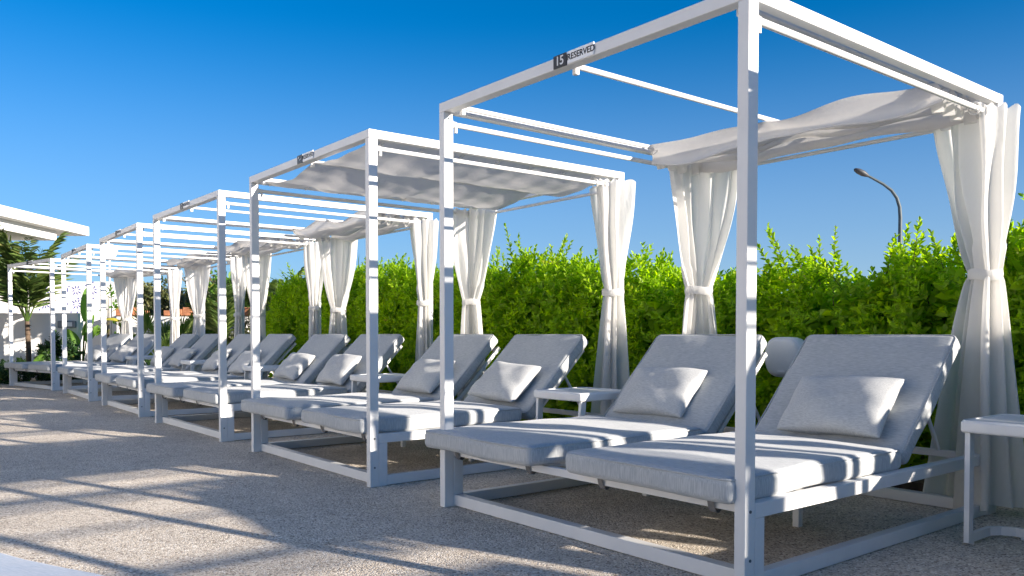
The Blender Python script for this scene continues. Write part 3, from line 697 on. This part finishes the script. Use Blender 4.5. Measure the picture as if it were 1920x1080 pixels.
# ------------------------------------------------------------------ plants on the far left
def frond_palm(label, loc, trunk_h, nf, flen, seed, mat='palm_leaf', lean=.5, leaflet=.42, stems=1, trunk_r=.075):
    g = np.random.default_rng(seed); root = empty('palm_tree', loc, g.uniform(0, 6)); tag(root, label, 'palm')
    m = MB(); pos = []; dr = []; nr = []; ln = []
    st = MB()
    tp = [(0, 0, 0), (.02, .01, trunk_h * .5), (.0, .03, trunk_h)]
    m.tube(tp, [trunk_r * 1.15, trunk_r * .9, trunk_r * .8], 10)
    for k in range(int(trunk_h / .09)): m.tube([(0.012, .01, k * .09 + .03), (.012, .01, k * .09 + .05)], [trunk_r * 1.06, trunk_r * .98], 10, False)
    for k in range(nf):
        a = g.uniform(0, 6.28); el = g.uniform(lean + .6, 1.54) ; L = flen * g.uniform(.75, 1.1)
        pts = []; p = np.array([0, .03, trunk_h - .05]); cur = el
        nseg = 12
        for i in range(nseg + 1):
            pts.append(p.copy()); d = np.array([math.cos(a) * math.cos(cur), math.sin(a) * math.cos(cur), math.sin(cur)]); p = p + d * L / nseg; cur -= g.uniform(.03, .11) * (1.5 if i > 6 else .5)
        st.tube([tuple(q) for q in pts], [.014 * (1 - .85 * i / nseg) + .002 for i in range(nseg + 1)], 5, False)
        P_ = np.array(pts); T = np.gradient(P_, axis=0); T /= np.linalg.norm(T, axis=1, keepdims=True)
        for j in range(26):
            t = .2 + .8 * j / 26; i0 = min(int(t * nseg), nseg - 1); fr = t * nseg - i0; q = P_[i0] * (1 - fr) + P_[i0 + 1] * fr; tt = T[i0]
            sd = np.cross(tt, [0, 0, 1]); sd /= np.linalg.norm(sd) + 1e-9
            for s in (-1, 1):
                pos.append(q); dr.append(tt * .75 + s * sd * .75 + np.array([0, 0, .15]) + g.normal(0, .10, 3)); nr.append(np.cross(tt, sd) * -1 + g.normal(0, .2, 3)); ln.append(leaflet * (1.1 - .55 * abs(t - .45) * 2) * g.uniform(.8, 1.1))
    ln = np.array(ln)
    ob('trunk', m.mesh('trunk', 'bark'), root); cr = ob('crown', leaf_mesh('crown', mat, pos, dr, nr, ln, .008, droop=.6), root); ob('frond_stem', st.mesh('frond_stem', 'palm_leaf'), cr)
    return root
frond_palm('young feathery palm with slim trunk beside the low white wall', (-9.92, 16.9, 0), 1.2, 15, 2.1, 3, trunk_r=.055, leaflet=.42)
frond_palm('arching palm growing behind the curtains of the far cabanas', (-6.0, 17.2, 0), .8, 11, 1.3, 8, leaflet=.35)
frond_palm('slender palm with thin fronds just past the hedge end', (-5.0, 17.6, 0), 1.0, 11, 1.5, 12, leaflet=.35)

def fan_palm(label, loc, seed, n=11, R_=.55):
    g = np.random.default_rng(seed); root = empty('fan_palm', loc); tag(root, label, 'palm')
    pos = []; dr = []; nr = []; ln = []; st = MB()
    for k in range(n):
        a = g.uniform(0, 6.28); el = g.uniform(.5, 1.4); L = g.uniform(.5, 1.0); d = np.array([math.cos(a) * math.cos(el), math.sin(a) * math.cos(el), math.sin(el)])
        h = d * L + np.array([0, 0, .15]); st.tube([(0, 0, .1), tuple(h)], .009, 5, False)
        sd = np.cross(d, [0, 0, 1.]); sd /= np.linalg.norm(sd) + 1e-9; up = np.cross(sd, d)
        for j in range(26):
            b_ = (j / 25 - .5) * 4.2; pos.append(h); dr.append(d * math.cos(b_) + sd * math.sin(b_) + up * .12); nr.append(up + g.normal(0, .1, 3)); ln.append(R_ * g.uniform(.8, 1.05))
    ob('leaf_fan', leaf_mesh('leaf_fan', 'palm_leaf', pos, dr, nr, ln, .035, droop=.15), root); ob('stem', st.mesh('stem', 'twig'), root)
fan_palm('spiky green fan palm low behind the end cabana', (-7.6, 17.9, 0), 4); fan_palm('fan palm growing at the foot of the terracotta topped wall', (-6.7, 18.2, 0), 6, 10, .5)

def paddle_leaf(m, base, d, up, L, w, bend=.25):
    rows = []; d = Vector(d).normalized(); s = d.cross(Vector(up)).normalized(); u = s.cross(d)
    for i in range(13):
        t = i / 12; ww = w * math.sin(math.pi * min(1, .06 + t * .94)) ** .6 * (1 - .25 * t); c = Vector(base) + d * L * t - u * bend * L * t * t
        rows.append([c + s * ww * .5 * q + u * abs(q) * ww * .18 for q in (-1, -.5, 0, .5, 1)])
    m.grid(rows)
def banana(label, loc, leaves, mat='banana_leaf'):
    root = empty('banana_plant', loc); tag(root, label, 'plant'); st = MB()
    for (bx, bz, dx, dy, dz, L, w) in leaves:
        m = MB(); d = Vector((dx, dy, dz)); paddle_leaf(m, (bx, 0, bz), d, (0.5, -1, .4), L, w); ob('leaf', m.mesh('leaf', mat), root); st.tube([(0, 0, 0), (bx * .5, 0, bz * .6), (bx, 0, bz)], .012, 6)
    ob('stem', st.mesh('stem', 'banana_leaf'), root)
banana('banana plant with one tall upright paddle leaf near the flower wall', (-9.05, 17.35, 0), [(.1, 1.2, .02, .0, 1, .72, .24), (-.05, .72, -.55, -.2, .8, .45, .2), (.1, .78, .55, -.1, .75, .42, .18), (.05, .9, .3, .2, .9, .5, .18)])
banana('low plant with broad yellow green leaf at the palm foot', (-9.6, 16.4, 0), [(.0, .18, .6, -.1, .7, .62, .17), (.03, .2, -.5, -.1, .6, .4, .15)])
def yellow_plant():
    root = empty('yellowing_plant', (-8.35, 17.6, 0)); tag(root, 'thin stemmed plant with drooping yellow leaves by the end curtain', 'plant')
    st = MB().tube([(0, 0, 0), (.03, 0, .7), (-.02, 0, 1.25)], [.018, .014, .01], 6).tube([(.05, 0, 0), (.18, 0, .8), (.22, 0, 1.55)], [.018, .014, .01], 6); ob('stem', st.mesh('stem', 'bark'), root)
    for b_, d, L in (((-.02, 0, 1.2), (-.6, -.2, .3), .34), ((-.02, 0, 1.2), (.5, -.3, .4), .36), ((.2, 0, 1.5), (-.7, -.2, .1), .36), ((.2, 0, 1.5), (.1, -.2, 1), .3), ((.2, 0, 1.45), (-.5, -.3, -.4), .3)):
        m = MB(); paddle_leaf(m, b_, d, (0, -.5, 1), L, .15, .5); ob('leaf', m.mesh('leaf', 'yellow_leaf'), root)
yellow_plant()
def bush(name, label, loc, rx, ry, h, n, mat, seed, leafl=.09, leafw=.035, group=None, scale=1, cat='shrub', tall=.1, core=300):
    fm, st = shrub_meshes(seed, rx, ry, h, n, leafl, leafw, mat, tall, 2.1, core)
    root = empty(name, loc); tag(root, label, cat, group); f = ob('foliage', fm, root); f['kind'] = 'stuff'; ob('stem', st, root); return root
b_ = bush('leafy_shrub', 'dark glossy shrub with white flowers against the low white wall', (-9.2, 16.75, 0), .28, .25, .8, 120, 'dark_leaf', 61, .13, .05)
m = MB()
for k in range(7):
    a = random.uniform(0, 6.28); x, z = .3 * math.cos(a), .6 + .25 * math.sin(a)
    for q in range(5):
        t = q * 1.256; m.add([(x, -.31, z), (x + .05 * math.cos(t - .4), -.33, z + .05 * math.sin(t - .4)), (x + .07 * math.cos(t), -.335, z + .07 * math.sin(t)), (x + .05 * math.cos(t + .4), -.33, z + .05 * math.sin(t + .4))], [(0, 1, 2, 3)])
ob('flower', m.mesh('flower', 'flower_white'), b_)
bush('climbing_plant', 'thin green climber in front of the flower stencilled wall', (-8.75, 17.9, 0), .22, .1, 1.9, 16, 'banana_leaf', 62, .11, .06, core=4)
GC = [(-10.6, 15.9), (-9.75, 15.85), (-9.0, 16.35), (-8.35, 16.95), (-7.6, 17.5)]
gm = shrub_meshes(63, .55, .35, .34, 380, .06, .03, 'dark_leaf', .05, 2.4, 300)
for x, y in GC:
    r = empty('border_shrub', (x, y, 0), random.uniform(0, 3)); tag(r, 'low dark green border shrub behind the end cabana', 'shrub', 'low border shrubs'); f = ob('foliage', gm[0], r); f['kind'] = 'stuff'; ob('stem', gm[1], r)
bush('leafy_shrub', 'loose yellow green shrub between the far curtains and the terracotta topped wall', (-6.9, 18.5, 0), .5, .25, 1.25, 150, 'banana_leaf', 64, .10, .035)
bush('leafy_shrub', 'loose shrub of thin leaves just past the hedge end', (-5.6, 18.0, 0), .55, .3, 1.35, 170, 'olive_leaf', 65, .12, .03)
# tall grass with plumes at the hedge end
def tall_grass():
    g = np.random.default_rng(9); root = empty('plume_grass', cm(0, -10.2, 3.9)); tag(root, 'tall arching grass with pale plumes at the hedge end', 'grass')
    pos = []; dr = []; nr = []; ln = []
    for k in range(150):
        a = g.uniform(0, 6.28); p = np.array([math.cos(a) * .15, math.sin(a) * .15, .0]); el = g.uniform(1.15, 1.5); L = g.uniform(1.5, 2.4); seg = 7
        for i in range(seg):
            d = np.array([math.cos(a) * math.cos(el), math.sin(a) * math.cos(el), math.sin(el)]); pos.append(p.copy()); dr.append(d); nr.append(unit(g, 1)[0]); ln.append(L / seg * 1.15); p = p + d * L / seg; el -= .09 + .12 * (i > 3)
    ob('blade', leaf_mesh('blade', 'banana_leaf', pos, dr, nr, np.array(ln), .014, droop=.03), root)['kind'] = 'stuff'
    pos = []; dr = []
    for k in range(4):
        a = g.uniform(0, 6.28); b0 = np.array([math.cos(a) * .35 - .25, math.sin(a) * .3, 1.35 + .15 * k])
        for i in range(60): pos.append(b0 + np.array([0, 0, i * .004]) + g.normal(0, .015, 3)); dr.append(np.array([g.normal(0, .4), g.normal(0, .4), .7]))
    ob('plume', leaf_mesh('plume', 'dry_leaf', pos, dr, unit(g, len(pos)), .07, .012), root)
tall_grass()

# trees and hill far behind
def tree(label, loc, h, rx, seed, mat, n=420):
    g = np.random.default_rng(seed); root = empty('background_tree', loc); tag(root, label, 'tree', 'trees on the rise beyond the garden wall')
    tm = MB().tube([(0, 0, 0), (.05, 0, h * .3), (0, .05, h * .6)], [.1, .07, .03], 7)
    pos = []; dr = []; nr = []
    for k in range(26):
        c = unit(g, 1)[0] * np.array([rx, rx, h * .36]) * g.uniform(.35, .95) + np.array([0, 0, h * .6]); r = rx * g.uniform(.22, .42)
        if k < 10: tm.tube([(0, 0, h * .35), tuple(c * .6 + np.array([0, 0, h * .2])), tuple(c)], [.05, .03, .01], 5, False)
        q = unit(g, n // 4) * r * g.uniform(.5, 1.0, (n // 4, 1)) + c; pos.append(q); dr.append(unit(g, n // 4) + [0, 0, .3]); nr.append(unit(g, n // 4))
    pos, dr, nr = map(np.concatenate, (pos, dr, nr))
    ob('trunk', tm.mesh('trunk', 'bark'), root); f = ob('crown', leaf_mesh('crown', mat, pos, dr, nr, g.uniform(.12, .22, len(pos)), .07), root); f['kind'] = 'stuff'
tree('olive green bushy tree behind the terracotta topped wall', (-11.5, 26, 0), 2.9, 1.0, 71, 'olive_leaf')
tree('brownish dry tree behind the garden wall', (-10.3, 27.0, 0), 3.0, 1.1, 72, 'dry_leaf')
tree('grey green tree rising behind the far cabana curtains', (-8.9, 25.0, 0), 2.9, 1.1, 73, 'olive_leaf')
tree('bright green tree behind the terracotta topped wall', (-8.0, 23.0, 0), 2.6, .9, 74, 'banana_leaf')
tree('dark green bushy tree standing past the hedge end', (-6.6, 22.5, 0), 2.7, 1.0, 75, 'palm_leaf')
tree('mid green tree with broad crown past the hedge end', (-5.2, 21.5, 0), 2.4, .9, 76, 'palm_leaf')
hm = []
for i in range(40):
    x = -90 + i * 4.5
    hm.append([(x, 75 + 6 * j, (5.2 + 1.2 * math.sin(i * .35) + .6 * math.sin(i * 1.1)) * math.sin(min(1, j / 5) * math.pi / 2) * (1 / (1 + math.exp((x - 10) / 12))) - .3) for j in range(9)])
tag(ob('hill', MB().grid(hm).mesh('hill', 'hill_scrub')), kind='structure')
